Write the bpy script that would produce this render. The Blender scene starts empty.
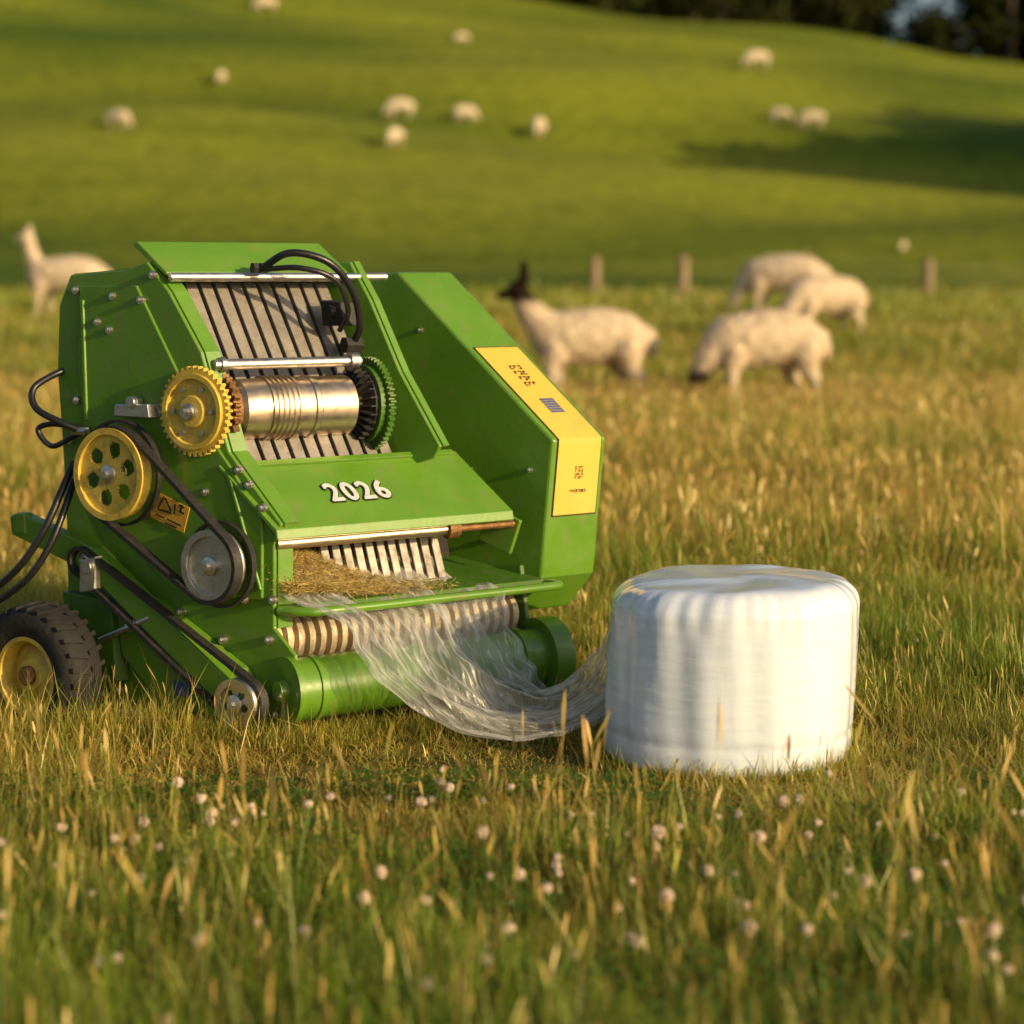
import bpy, bmesh, math, random
import numpy as np
from mathutils import Vector, Matrix
random.seed(7); rng=np.random.default_rng(7)
scene=bpy.context.scene
scene.view_settings.view_transform='Standard'; scene.view_settings.look='None'; scene.view_settings.exposure=0
COL=scene.collection
FL=1991.1; CH=1.38
# ------------------------------------------------------------ materials
def newmat(name):
    m=bpy.data.materials.new(name); m.use_nodes=True
    nt=m.node_tree; b=nt.nodes['Principled BSDF']; return m,nt,b
def surf(name,c1,c2=None,rough=.4,metal=0,scale=8,bump=.0,bscale=60,coat=0,dust=None,dustamt=.3,stretch=None):
    m,nt,b=newmat(name); N=nt.nodes.new; L=nt.links.new
    tc=N('ShaderNodeTexCoord'); mp=N('ShaderNodeMapping'); L(tc.outputs['Object'],mp.inputs[0])
    if stretch: mp.inputs['Scale'].default_value=stretch
    nz=N('ShaderNodeTexNoise'); nz.inputs['Scale'].default_value=scale; nz.inputs['Detail'].default_value=6
    L(mp.outputs[0],nz.inputs[0])
    cr=N('ShaderNodeValToRGB'); cr.color_ramp.elements[0].position=.35; cr.color_ramp.elements[1].position=.65
    cr.color_ramp.elements[0].color=(*c1,1); cr.color_ramp.elements[1].color=(*(c2 or c1),1)
    L(nz.outputs[0],cr.inputs[0]); last=cr.outputs[0]
    if dust:
        n2=N('ShaderNodeTexNoise'); n2.inputs['Scale'].default_value=scale*2.7; n2.inputs['Detail'].default_value=9
        n2.inputs['Roughness'].default_value=.7; L(mp.outputs[0],n2.inputs[0])
        r2=N('ShaderNodeMapRange'); r2.inputs[1].default_value=.5; r2.inputs[2].default_value=.75; r2.inputs[4].default_value=dustamt
        L(n2.outputs[0],r2.inputs[0])
        mx=N('ShaderNodeMix'); mx.data_type='RGBA'; L(r2.outputs[0],mx.inputs[0]); L(last,mx.inputs[6]); mx.inputs[7].default_value=(*dust,1)
        last=mx.outputs[2]
        r3=N('ShaderNodeMapRange'); r3.inputs[1].default_value=.35; r3.inputs[2].default_value=.75; r3.inputs[3].default_value=rough; r3.inputs[4].default_value=min(1,rough+.3)
        L(n2.outputs[0],r3.inputs[0]); L(r3.outputs[0],b.inputs['Roughness'])
    else: b.inputs['Roughness'].default_value=rough
    L(last,b.inputs['Base Color']); b.inputs['Metallic'].default_value=metal
    b.inputs['Coat Weight'].default_value=coat
    if bump>0:
        n3=N('ShaderNodeTexNoise'); n3.inputs['Scale'].default_value=bscale; n3.inputs['Detail'].default_value=5; L(mp.outputs[0],n3.inputs[0])
        bp=N('ShaderNodeBump'); bp.inputs['Strength'].default_value=bump; bp.inputs['Distance'].default_value=.01
        L(n3.outputs[0],bp.inputs['Height']); L(bp.outputs[0],b.inputs['Normal'])
    return m
G=surf('green_paint',(.088,.215,.012),(.112,.25,.016),.26,0,5,.05,70,.35,(.19,.16,.06),.5)
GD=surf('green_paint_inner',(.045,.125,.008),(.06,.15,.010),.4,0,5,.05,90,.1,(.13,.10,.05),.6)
YG=surf('yellow_paint',(.56,.39,.045),(.64,.47,.08),.4,0,9,.1,60,.1,(.16,.10,.04),.8)
YD=surf('yellow_decal',(.66,.41,.06),(.70,.45,.07),.38,0,4,0,60,0,(.5,.32,.08),.5)
OR=surf('label_orange',(.60,.31,.04),(.65,.37,.05),.4,0,20)
ST=surf('zinc_steel',(.52,.50,.47),(.62,.60,.56),.3,1,20,.08,80,0,(.2,.15,.1),.45)
BZ=surf('bronze_steel',(.56,.44,.31),(.64,.53,.39),.27,1,6,.05,160,0,(.25,.15,.08),.4,(1,1,1))
RU=surf('rusty_steel',(.16,.08,.03),(.28,.15,.06),.6,.6,30,.4,90)
BK=surf('black_rubber',(.010,.010,.010),(.018,.017,.015),.55,0,20,.2,80,0,(.09,.07,.04),.3)
TY=surf('tyre_rubber',(.009,.009,.009),(.014,.013,.012),.7,0,14,.3,60,0,(.05,.04,.025),.5)
HO=surf('hose_rubber',(.01,.01,.011),(.016,.015,.015),.35,0,20,.1,80)
BE=surf('slat_steel',(.16,.145,.13),(.23,.205,.18),.38,.65,9,.1,60,0,(.10,.07,.04),.5)
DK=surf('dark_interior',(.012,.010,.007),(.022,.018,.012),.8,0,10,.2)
CR=surf('cream_steel',(.50,.40,.26),(.62,.50,.34),.45,.3,18,.2,80,0,(.22,.13,.05),.6)
WT=surf('silver_lettering',(.78,.78,.76),(.62,.62,.6),.3,.25,60)
BT=surf('dark_lettering',(.006,.009,.010),(.006,.009,.010),.95)
BLU=surf('blue_sticker',(.05,.09,.20),(.06,.11,.24),.5)
WD=surf('weathered_wood',(.20,.14,.08),(.34,.25,.15),.85,0,6,.5,40,0,(.1,.1,.05),.5,(1,1,.2))
EY=surf('eye_black',(.01,.008,.006),(.01,.008,.006),.15)
def attrmat(name,trans=.35,gloss=.0,bump=0,bscale=40):
    m=bpy.data.materials.new(name); m.use_nodes=True; nt=m.node_tree; nt.nodes.clear(); N=nt.nodes.new; L=nt.links.new
    at=N('ShaderNodeAttribute'); at.attribute_name='col'
    d=N('ShaderNodeBsdfDiffuse'); L(at.outputs[0],d.inputs[0]); last=d.outputs[0]
    if bump:
        tc=N('ShaderNodeTexCoord'); nz=N('ShaderNodeTexNoise'); nz.inputs['Scale'].default_value=bscale; nz.inputs['Detail'].default_value=6
        L(tc.outputs['Object'],nz.inputs[0]); bp=N('ShaderNodeBump'); bp.inputs['Strength'].default_value=bump; bp.inputs['Distance'].default_value=.04
        L(nz.outputs[0],bp.inputs['Height']); L(bp.outputs[0],d.inputs['Normal'])
    if trans>0:
        t=N('ShaderNodeBsdfTranslucent'); L(at.outputs[0],t.inputs[0])
        mx=N('ShaderNodeMixShader'); mx.inputs[0].default_value=trans; L(last,mx.inputs[1]); L(t.outputs[0],mx.inputs[2]); last=mx.outputs[0]
    if gloss>0:
        g=N('ShaderNodeBsdfGlossy'); g.inputs['Roughness'].default_value=.4; g.inputs[0].default_value=(.9,.8,.55,1)
        mx=N('ShaderNodeMixShader'); mx.inputs[0].default_value=gloss; L(last,mx.inputs[1]); L(g.outputs[0],mx.inputs[2]); last=mx.outputs[0]
    o=N('ShaderNodeOutputMaterial'); L(last,o.inputs[0]); return m
GRASS=attrmat('grass_blades',.45,gloss=.06)
HAYM=attrmat('hay_strands',.25,gloss=.04)
LEAFM=attrmat('leaf_foliage',.25)
FLEECE=attrmat('fleece',.15,bump=.5,bscale=26)
WOOLM=attrmat('wool_tufts',.5)
# ------------------------------------------------------------ object helpers
WL={}
def wl(p): return WL[p.name] if p else np.zeros(3)
def link(o,parent,c):
    COL.objects.link(o); WL[o.name]=np.array(c,float)
    if parent: o.parent=parent
    o.location=tuple(np.array(c,float)-wl(parent))
def add(name,VF,mat,parent=None,smooth=True,bevel=0,label=None,origin=None,uv=None,ang=35):
    V,F=VF; V=np.array(V,float)
    c=(V.min(0)+V.max(0))/2 if origin is None else np.array(origin,float)
    me=bpy.data.meshes.new(name); me.from_pydata((V-c).tolist(),[],[tuple(int(i) for i in f) for f in F]); me.validate(); me.update()
    if mat: me.materials.append(mat)
    bm=bmesh.new(); bm.from_mesh(me); bmesh.ops.recalc_face_normals(bm,faces=bm.faces); bm.to_mesh(me); bm.free()
    if smooth: me.shade_smooth(); me.set_sharp_from_angle(angle=math.radians(ang))
    if uv is not None:
        l=me.uv_layers.new(name='UVMap'); vi=np.zeros(len(me.loops),int); me.loops.foreach_get('vertex_index',vi)
        l.data.foreach_set('uv',np.array(uv,float)[vi].ravel())
    o=bpy.data.objects.new(name,me); link(o,parent,c)
    if bevel:
        b=o.modifiers.new('bevel','BEVEL'); b.width=bevel; b.segments=2; b.limit_method='ANGLE'; b.angle_limit=math.radians(40)
    if label: o['label']=label
    return o
def empty(name,c,parent=None):
    o=bpy.data.objects.new(name,None); o.empty_display_size=.2; link(o,parent,c); return o
def thing(o,label,cat,group=None):
    o['label']=label; o['category']=cat
    if group: o['group']=group
    return o
def copyobj(o,parent,loc,rotz=None,scale=None):
    n=o.copy(); COL.objects.link(n); n.parent=parent; n.location=tuple(loc)
    if rotz is not None: n.rotation_euler=(0,0,rotz)
    if scale is not None: n.scale=(scale,)*3
    return n
def join(*parts):
    V=[];F=[];k=0
    for v,f in parts:
        V+= [tuple(p) for p in v]; F+=[tuple(i+k for i in q) for q in f]; k+=len(v)
    return V,F
def nrm(a): a=np.array(a,float); return a/np.linalg.norm(a)
def basis(ax):
    ax=nrm(ax); up=np.array([0,0,1.]) if abs(ax[2])<.9 else np.array([1.,0,0])
    e1=nrm(np.cross(ax,up)); e2=np.cross(ax,e1); return ax,e1,e2
def lathe(p,ax,prof,seg=40):
    ax,e1,e2=basis(ax); p=np.array(p,float); V=[];F=[]
    for t,r in prof:
        for k in range(seg):
            a=2*math.pi*k/seg; V.append(p+ax*t+(e1*math.cos(a)+e2*math.sin(a))*max(r,1e-4))
    n=len(prof)
    for i in range(n-1):
        for k in range(seg):
            k2=(k+1)%seg; F.append((i*seg+k,i*seg+k2,(i+1)*seg+k2,(i+1)*seg+k))
    F.append(tuple(range(seg))[::-1]); F.append(tuple((n-1)*seg+k for k in range(seg)))
    return V,F
def cyl(a,b,r,seg=24,r2=None):
    a=np.array(a,float);b=np.array(b,float); L=np.linalg.norm(b-a)
    return lathe(a,b-a,[(0,r),(L,r2 if r2 else r)],seg)
def ring_lathe(p,ax,sec,seg=48):
    V,F=lathe(p,ax,sec+[sec[0]],seg); return V,F[:-2]
def spline(P,n=8):
    P=[np.array(p,float) for p in P]; P=[2*P[0]-P[1]]+P+[2*P[-1]-P[-2]]; out=[]
    for i in range(1,len(P)-2):
        for k in range(n):
            t=k/n; a,b,c,d=P[i-1:i+3]
            out.append(.5*((2*b)+(c-a)*t+(2*a-5*b+4*c-d)*t*t+(-a+3*b-3*c+d)*t**3))
    out.append(P[-2]); return out
def tube(P,r,seg=12,n=8,smooth=True):
    Q=spline(P,n) if smooth else [np.array(p,float) for p in P]; V=[];F=[]
    t0=nrm(Q[1]-Q[0]); _,e1,e2=basis(t0)
    for i,q in enumerate(Q):
        t=nrm(Q[min(i+1,len(Q)-1)]-Q[max(i-1,0)]); e1=nrm(e1-t*np.dot(e1,t)); e2=np.cross(t,e1)
        for k in range(seg):
            a=2*math.pi*k/seg; V.append(q+(e1*math.cos(a)+e2*math.sin(a))*r)
    for i in range(len(Q)-1):
        for k in range(seg):
            k2=(k+1)%seg; F.append((i*seg+k,i*seg+k2,(i+1)*seg+k2,(i+1)*seg+k))
    F.append(tuple(range(seg))[::-1]); F.append(tuple((len(Q)-1)*seg+k for k in range(seg)))
    return V,F
# ------------------------------------------------------------ terrain
_yy=np.arange(-60,900,1.0)
_zz=np.interp(_yy,[-60,22,26,30,37,48,60,70,85,110,145,180,200,230,300,900],[0,0,.15,.42,.62,.60,.5,1.4,3.9,10,18.4,26.2,26.8,24.5,15,0])
_k=np.exp(-(np.arange(-8,9)/3.2)**2); _k/=_k.sum()
_z2=np.convolve(np.pad(_zz,8,mode='edge'),_k,'valid'); _w=np.clip((_yy-55)/15,0,1); _zz=_zz*(1-_w)+_z2*_w
def sst(a,b,x): t=np.clip((x-a)/(b-a),0,1); return t*t*(3-2*t)
def terr(x,y):
    x=np.asarray(x,float); y=np.asarray(y,float)
    z=np.interp(y,_yy,_zz)
    z=z-.130*np.clip(x,-150,150)*sst(75,175,y)
    u=sst(66,95,y)
    z=z+u*(.85*np.sin(y*.15+x*.05+1.0)+.6*np.sin(y*.06-x*.09+.4)+.42*np.sin(y*.33+x*.10)+.3*np.sin(y*.21-x*.16+2))
    z=z+.012*np.sin(x*3.1+y*1.7)+.010*np.sin(y*4.3-x*2.2)
    return z
def build_ground():
    xs=np.sign(np.linspace(-1,1,161))*np.abs(np.linspace(-1,1,161))**2.2*500
    ys=np.concatenate([np.arange(-30,2,4),np.arange(2,12,.25),np.arange(12,40,.8),np.arange(40,240,1.4),np.linspace(242,880,30)])
    X,Y=np.meshgrid(xs,ys); Z=terr(X,Y); V=np.stack([X,Y,Z],-1).reshape(-1,3)
    nx=len(xs); F=[(j*nx+i,j*nx+i+1,(j+1)*nx+i+1,(j+1)*nx+i) for j in range(len(ys)-1) for i in range(nx-1)]
    m,nt,b=newmat('meadow_ground'); N=nt.nodes.new; L=nt.links.new
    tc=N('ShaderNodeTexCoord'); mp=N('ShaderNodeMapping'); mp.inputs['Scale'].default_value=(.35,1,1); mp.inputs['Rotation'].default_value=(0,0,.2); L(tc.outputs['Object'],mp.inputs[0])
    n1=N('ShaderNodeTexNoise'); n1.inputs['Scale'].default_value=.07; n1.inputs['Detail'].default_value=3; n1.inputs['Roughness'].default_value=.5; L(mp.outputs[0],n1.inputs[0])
    c1=N('ShaderNodeValToRGB'); e=c1.color_ramp.elements; e[0].position=.38; e[0].color=(.068,.112,.010,1); e[1].position=.62; e[1].color=(.205,.225,.020,1)  # darker green end of the noise paints shadow bands into the hill colour
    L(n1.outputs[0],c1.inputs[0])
    n2=N('ShaderNodeTexNoise'); n2.inputs['Scale'].default_value=1.1; n2.inputs['Detail'].default_value=8; L(tc.outputs['Object'],n2.inputs[0])
    c2=N('ShaderNodeValToRGB'); e=c2.color_ramp.elements; e[0].position=.3; e[0].color=(.7,.74,.7,1); e[1].position=.7; e[1].color=(1.2,1.15,1.0,1)
    L(n2.outputs[0],c2.inputs[0])
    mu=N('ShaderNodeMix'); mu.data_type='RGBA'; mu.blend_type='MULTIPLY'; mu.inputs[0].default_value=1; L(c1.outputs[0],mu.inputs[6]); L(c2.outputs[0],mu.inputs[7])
    n3=N('ShaderNodeTexNoise'); n3.inputs['Scale'].default_value=9; n3.inputs['Detail'].default_value=8; L(tc.outputs['Object'],n3.inputs[0])
    c3=N('ShaderNodeValToRGB'); e=c3.color_ramp.elements; e[0].position=.35; e[0].color=(.035,.048,.010,1); e[1].position=.65; e[1].color=(.15,.13,.035,1)
    L(n3.outputs[0],c3.inputs[0])
    sp=N('ShaderNodeSeparateXYZ'); L(tc.outputs['Object'],sp.inputs[0])
    mr=N('ShaderNodeMapRange'); mr.inputs[1].default_value=22; mr.inputs[2].default_value=60; L(sp.outputs[1],mr.inputs[0])
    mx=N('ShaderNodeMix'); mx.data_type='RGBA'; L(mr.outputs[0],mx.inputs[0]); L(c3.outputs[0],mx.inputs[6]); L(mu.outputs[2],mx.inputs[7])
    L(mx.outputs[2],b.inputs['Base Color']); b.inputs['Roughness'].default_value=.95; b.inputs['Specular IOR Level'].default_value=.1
    bp=N('ShaderNodeBump'); bp.inputs['Strength'].default_value=.35; bp.inputs['Distance'].default_value=.3; L(n2.outputs[0],bp.inputs['Height']); L(bp.outputs[0],b.inputs['Normal'])
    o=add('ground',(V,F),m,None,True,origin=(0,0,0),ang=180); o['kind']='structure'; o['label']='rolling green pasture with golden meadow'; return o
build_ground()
# ------------------------------------------------------------ baler frame of reference
P0=np.array([-0.67,5.88,0]); A=nrm([.82,.57,0]); B=nrm([-.848,.53,0]); NB=nrm(np.array([-.53,-.848,0]))
def M(u,v,z): return P0+A*u+B*v+np.array([0,0,z])
def S(px,py,u):
    a=(px-512)/FL; b=(275-py)/FL; o=P0+A*u
    v=(a*o[1]-o[0])/(B[0]-a*B[1]); t=o[1]+v*B[1]; return v,CH+b*t
def MS(px,py,u): v,z=S(px,py,u); return M(u,v,z)
def Fp(px,py,d): return np.array([(px-512)/FL*d,d,CH+(275-py)/FL*d])
def prism(poly,u0,u1):
    n=len(poly); V=[M(u0,v,z) for v,z in poly]+[M(u1,v,z) for v,z in poly]
    F=[tuple(range(n)),tuple(range(2*n-1,n-1,-1))]+[(i,(i+1)%n,n+(i+1)%n,n+i) for i in range(n)]
    return V,F
def SP(pix,u): return [S(x,y,u) for x,y in pix]
def strip(a,b,w):
    a=np.array(a);b=np.array(b);d=nrm(b-a);n=np.array([-d[1],d[0]])*w/2
    return [tuple(a+n),tuple(b+n),tuple(b-n),tuple(a-n)]
W=.95; WB=.60
base=M(.5,.45,0)
baler=empty('hay_baler',base); thing(baler,'green round baler with yellow gears trailing plastic wrap in the grass','hay baler')
near=SP([(150,262),(172,292),(204,352),(232,452),(284,524),(277,545),(277,628),(298,655),(302,700),(278,730),(165,716),(130,702),(84,690),(72,610),(70,520),(66,440),(61,370),(63,305),(74,275),(130,270)],0)
plate=add('side_plate',prism(near,-.012,.0),G,baler,False,.003)
fl=[]
for i in (0,1,2,3,4,5,16,17,18): fl.append(prism(strip(near[i],near[i+1],.008),.001,.05))
add('plate_flange',join(*fl),G,plate,False)
add('cover_panel',prism(SP([(80,286),(136,285),(205,430),(232,470),(262,520),(262,600),(180,600),(120,530),(84,440),(78,360)],-.02),-.022,-.0125),G,plate,False,.003)
add('lower_guard',prism(SP([(118,586),(160,600),(245,668),(262,700),(256,722),(170,708),(126,655)],-.03),-.045,-.014),G,plate,False,.004)
add('plate_rib',prism(strip(S(84,300,-.02),S(88,420,-.02),.012),-.030,-.0225),G,plate,False,.002)
add('plate_rib',prism(strip(S(232,480,-.02),S(262,590,-.02),.010),-.030,-.0225),G,plate,False,.002)
# far housing
hz=SP([(398,272),(553,440),(541,578),(516,612)],W)
hz=[hz[0],hz[1],hz[2],hz[3],(.55,.30),(.92,.40),(.92,1.2),(.78,1.375)]
house=add('side_housing',prism(hz,W,W+.215),G,baler,False,.008)
def facepanel(p,q,u0,u1,t0,t1,off,th=.0015):
    p=np.array(p);q=np.array(q);d=q-p;n=nrm(np.array([-d[1],d[0]]));
    if n[0]>0: n=-n
    a=p+d*t0+n*off;b=p+d*t1+n*off;c=b+n*th;e=a+n*th
    return prism([tuple(a),tuple(b),tuple(c),tuple(e)],u0,u1)
def bent(off0,off1,ta,tb,u0,u1):
    p,q,r=[np.array(k) for k in hz[:3]]
    n1=q-p;n1=nrm(np.array([-n1[1],n1[0]]));n1=-n1 if n1[0]>0 else n1
    n2=r-q;n2=nrm(np.array([-n2[1],n2[0]]));n2=-n2 if n2[0]>0 else n2
    nm=nrm(n1+n2); k=1/np.dot(nm,n1)
    a=p+(q-p)*ta; c=q+(r-q)*tb; q1=q+(p-q)*.03; q2=q+(r-q)*.03
    line=lambda o:[a+n1*o,q1+n1*o,q+nm*(o*k-.0012),q2+n2*o,c+n2*o]
    i=line(off0); o=line(off1)
    P=[tuple(x) for x in i]+[tuple(x) for x in o[::-1]]
    V=[M(u0,*x) for x in P]+[M(u1,*x) for x in P]; F=[]
    for k in range(4): F+= [(k,k+1,8-k,9-k),(10+k,19-k,18-k,11+k),(k,10+k,11+k,k+1),(9-k,8-k,18-k,19-k)]
    F+=[(0,9,19,10),(4,14,15,5)]
    return V,F
add('yellow_decal',bent(.0015,.004,.47,.55,W+.022,W+.192),YD,house,False)
add('decal_border',bent(.001,.0028,.464,.56,W+.018,W+.196),BT,house,False)
def glyphs(p,q,ua,ub,ta,tb,rows,cols,off=.0046):
    out=[]
    for r in range(rows):
        for c in range(cols):
            u0=ua+(ub-ua)*c/cols; du=(ub-ua)/cols; t0=ta+(tb-ta)*r/rows; dt=(tb-ta)/rows
            k=random.random()
            out.append(facepanel(p,q,u0,u0+du*.66,t0,t0+dt*.17,off))
            out.append(facepanel(p,q,u0+(0 if k<.5 else du*.48),u0+du*(.2 if k<.5 else .66),t0+dt*.19,t0+dt*.5,off))
            if k>.3: out.append(facepanel(p,q,u0,u0+du*.66,t0+dt*.52,t0+dt*.68,off))
    return join(*out)
add('decal_lettering',glyphs(hz[0],hz[1],W+.085,W+.135,.58,.71,4,3),BT,house,False)
add('decal_lettering',glyphs(hz[1],hz[2],W+.095,W+.130,.2,.30,4,3),BT,house,False)
add('decal_lettering',glyphs(hz[1],hz[2],W+.080,W+.145,.37,.40,1,9),BT,house,False)
add('decal_panel',join(*[facepanel(hz[0],hz[1],W+.085,W+.140,.775+i*.014,.785+i*.014,.0046) for i in range(6)]),BLU,house,False)
# inner frame plate
inner=SP([(322,264),(352,262),(372,300),(402,372),(442,446),(436,458),(396,470),(366,450),(352,372),(330,330)],WB+.05)
add('inner_frame_plate',prism(inner,WB+.04,WB+.052),G,baler,False,.003)
add('frame_plate_flange',join(*[prism(strip(inner[i],inner[i+1],.008),WB+.053,WB+.075) for i in (1,2,3)]),G,baler,False)
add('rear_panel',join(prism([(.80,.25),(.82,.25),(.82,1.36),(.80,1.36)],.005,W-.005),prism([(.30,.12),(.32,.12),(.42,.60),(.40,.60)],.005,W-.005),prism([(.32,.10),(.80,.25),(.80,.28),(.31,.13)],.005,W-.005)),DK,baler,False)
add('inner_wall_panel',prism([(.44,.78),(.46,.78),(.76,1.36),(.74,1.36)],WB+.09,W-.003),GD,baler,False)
ha=S(168,272,0);hb=S(136,242,0)
add('top_hood',prism([ha,(ha[0]+.004,ha[1]-.012),(hb[0]+.006,hb[1]-.012),(hb[0]+.0,hb[1]),(hb[0]-.01,hb[1]+.002)],-.005,.64),G,baler,False,.003)
def bar(name,px,py,u0,u1,r,mat):
    v,z=S(px,py,u0); return add(name,cyl(M(u0,v,z),M(u1,v,z),r,28),mat,baler)
bar('top_pipe',170,277,-.01,.76,.014,ST)
bar('middle_pipe',214,365,.01,.52,.017,ST)
v,z=S(214,365,.01)
add('pipe_collar',cyl(M(.48,v,z),M(.51,v,z),.028),ST,baler); add('pipe_collar',cyl(M(.03,v,z),M(.045,v,z),.024),ST,baler)
b0=np.array(S(176,281,.03)); b1=np.array(S(246,470,.03))
dirb=nrm(b1-b0); nb=np.array([-dirb[1],dirb[0]]); nb=-nb if nb[0]<0 else nb
b0=b0+nb*.06-dirb*.05; b1=b1+nb*.06
st=[]; nbelt=12; du=(WB+.03-.01)/nbelt
for i in range(nbelt):
    u0=.01+i*du; q=[tuple(b0),tuple(b1),tuple(b1+nb*.012),tuple(b0+nb*.012)]
    st.append(prism(q,u0,u0+du*.74))
add('chamber_slats',join(*st),BE,baler,False,.002)
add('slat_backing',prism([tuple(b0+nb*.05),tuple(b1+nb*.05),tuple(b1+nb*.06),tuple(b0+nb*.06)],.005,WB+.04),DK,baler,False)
v,z=S(197,411,-.03); rc=(v,z)
def gearmesh(p,ax,r,teeth,th,dep):
    ax,e1,e2=basis(ax); V=[];n=teeth*4
    for s in (0,1):
        for k in range(n):
            a=2*math.pi*(k+.5)/n; rr=r if k%4 in(0,1) else r-dep
            V.append(np.array(p)+ax*th*s+(e1*math.cos(a)+e2*math.sin(a))*rr)
    F=[tuple(range(n))[::-1],tuple(range(n,2*n))]+[(k,(k+1)%n,n+(k+1)%n,n+k) for k in range(n)]
    return V,F
gp=M(-.026,*rc)
g=add('yellow_gear',join(gearmesh(gp,NB,.137,40,.022,.011),ring_lathe(gp,NB,[(.02,.115),(.034,.115),(.034,.10),(.02,.095)]),lathe(gp,NB,[(.0,.05),(.03,.05),(.034,.045)])),YG,baler,True,.0)
add('gear_hub',join(lathe(gp,NB,[(.03,.026),(.05,.026),(.054,.022)]),lathe(gp,NB,[(.05,.012),(.075,.012)],6)),ST,g)
e1,e2=basis(NB)[1:]; gb=None
for a in np.arange(0,6.28,1.047):
    c=gp+(e1*math.cos(a)+e2*math.sin(a))*.075+NB*.026
    if gb is None: gb=add('gear_bolt',lathe(c,NB,[(-.006,.009),(.006,.009)],6),ST,g,False); gc=c
    else: copyobj(gb,g,np.array(gb.location)+(c-gc))
add('sprocket',join(gearmesh(M(.045,*rc),A,.112,26,.02,.014),lathe(M(.03,*rc),A,[(0,.085),(.06,.08)])),RU,baler)
RR=.094
prof=[(0,.075),(.02,RR-.002)]
for k in range(6):
    t=.10+k*.018; prof+=[(t,RR),(t+.003,RR+.006),(t+.010,RR+.006),(t+.013,RR)]
prof+=[(.25,RR),(.255,RR+.004),(.27,RR+.004),(.275,RR),(.40,RR),(.405,RR-.005)]
add('steel_roller',lathe(M(.08,*rc),A,prof,64),BZ,baler)
HU=.485
hub=[lathe(M(HU,*rc),A,[(0,.045),(.0,.06),(.03,.06),(.05,.11),(.06,.11)])]
for k in range(26):
    a=2*math.pi*k/26; ax,f1,f2=basis(A); d=f1*math.cos(a)+f2*math.sin(a); c=M(HU,*rc); s=np.cross(ax,d)
    P=[c+d*.05-s*.002,c+d*.115-s*.002+A*.03,c+d*.115-s*.002+A*.055,c+d*.05-s*.002+A*.055]
    P=P+[p+s*.004 for p in P]; hub.append((P,[(0,1,2,3),(7,6,5,4),(0,1,5,4),(1,2,6,5),(2,3,7,6),(3,0,4,7)]))
add('finned_hub',join(*hub),BK,baler,False)
add('green_gear',join(gearmesh(M(.565,*rc),A,.150,48,.02,.012),lathe(M(.545,*rc),A,[(0,.125),(.03,.125)])),GD,baler,False)
add('roller_shaft',cyl(M(-.02,*rc),M(WB+.04,*rc),.03),ST,baler)
# flap
fb=S(226,466,0); ff=S(284,531,0); fbn=np.array(fb);ffn=np.array(ff)
fd=nrm(ffn-fbn); fn=np.array([fd[1],-fd[0]]); fn=fn if fn[1]>0 else -fn
poly=[tuple(fbn+fn*.006),tuple(ffn+fn*.006),tuple(ffn+fn*.006+np.array([-.004,-.028])),tuple(ffn+np.array([.006,-.028])),tuple(ffn+np.array([.004,-.006])),tuple(fbn-fn*.004)]
flap=add('front_flap',prism(poly,-.028,.82),G,baler,False,.002)
add('flap_rib',join(prism([tuple(fbn+fn*.006),tuple(fbn+fd*.02+fn*.006),tuple(fbn+fd*.02+fn*.016),tuple(fbn+fn*.016)],.0,.80)),G,flap,False,.002)
add('flap_hinge',prism([(ffn[0]+.10,ffn[1]+.01),(ffn[0]+.0,ffn[1]-.03),(ffn[0]+.04,ffn[1]-.14),(ffn[0]+.16,ffn[1]-.10)],.85,.862),G,baler,False,.003)
def textmesh(body,size,ext):
    c=bpy.data.curves.new('t','FONT'); c.body=body; c.size=size; c.extrude=ext; c.align_x='CENTER'; c.align_y='CENTER'; c.shear=.12; c.space_character=1.2
    o=bpy.data.objects.new('t',c); COL.objects.link(o); bpy.context.view_layer.update()
    me=bpy.data.meshes.new_from_object(o.evaluated_get(bpy.context.evaluated_depsgraph_get()))
    V=np.array([v.co[:] for v in me.vertices]); F=[tuple(p.vertices) for p in me.polygons]
    bpy.data.objects.remove(o); bpy.data.curves.remove(c); bpy.data.meshes.remove(me); return V,F
FLL=np.linalg.norm(ffn-fbn)
def on_flap(V,uc,tc,h,dx=0,dy=0):
    out=[]
    for x,y,zz in V:
        p=fbn+fd*(tc*FLL-y*.94-dy)+fn*(.0065+h+zz); out.append(M(uc+x*.84+dx,p[0],p[1]))
    return out
V,F=textmesh('2026',.112,.0008)
add('number_outline',join(*[(on_flap(V,.335,.55,.001+.0002*i,.0066*math.cos(i*math.pi/6),.0066*math.sin(i*math.pi/6)),F) for i in range(12)]),BT,flap,False)
add('number_lettering',join(*[(on_flap(V,.335,.55,.0045+.0002*i,.0028*math.cos(i*math.pi/4),.0028*math.sin(i*math.pi/4)),F) for i in range(8)]),WT,flap,False)
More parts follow.
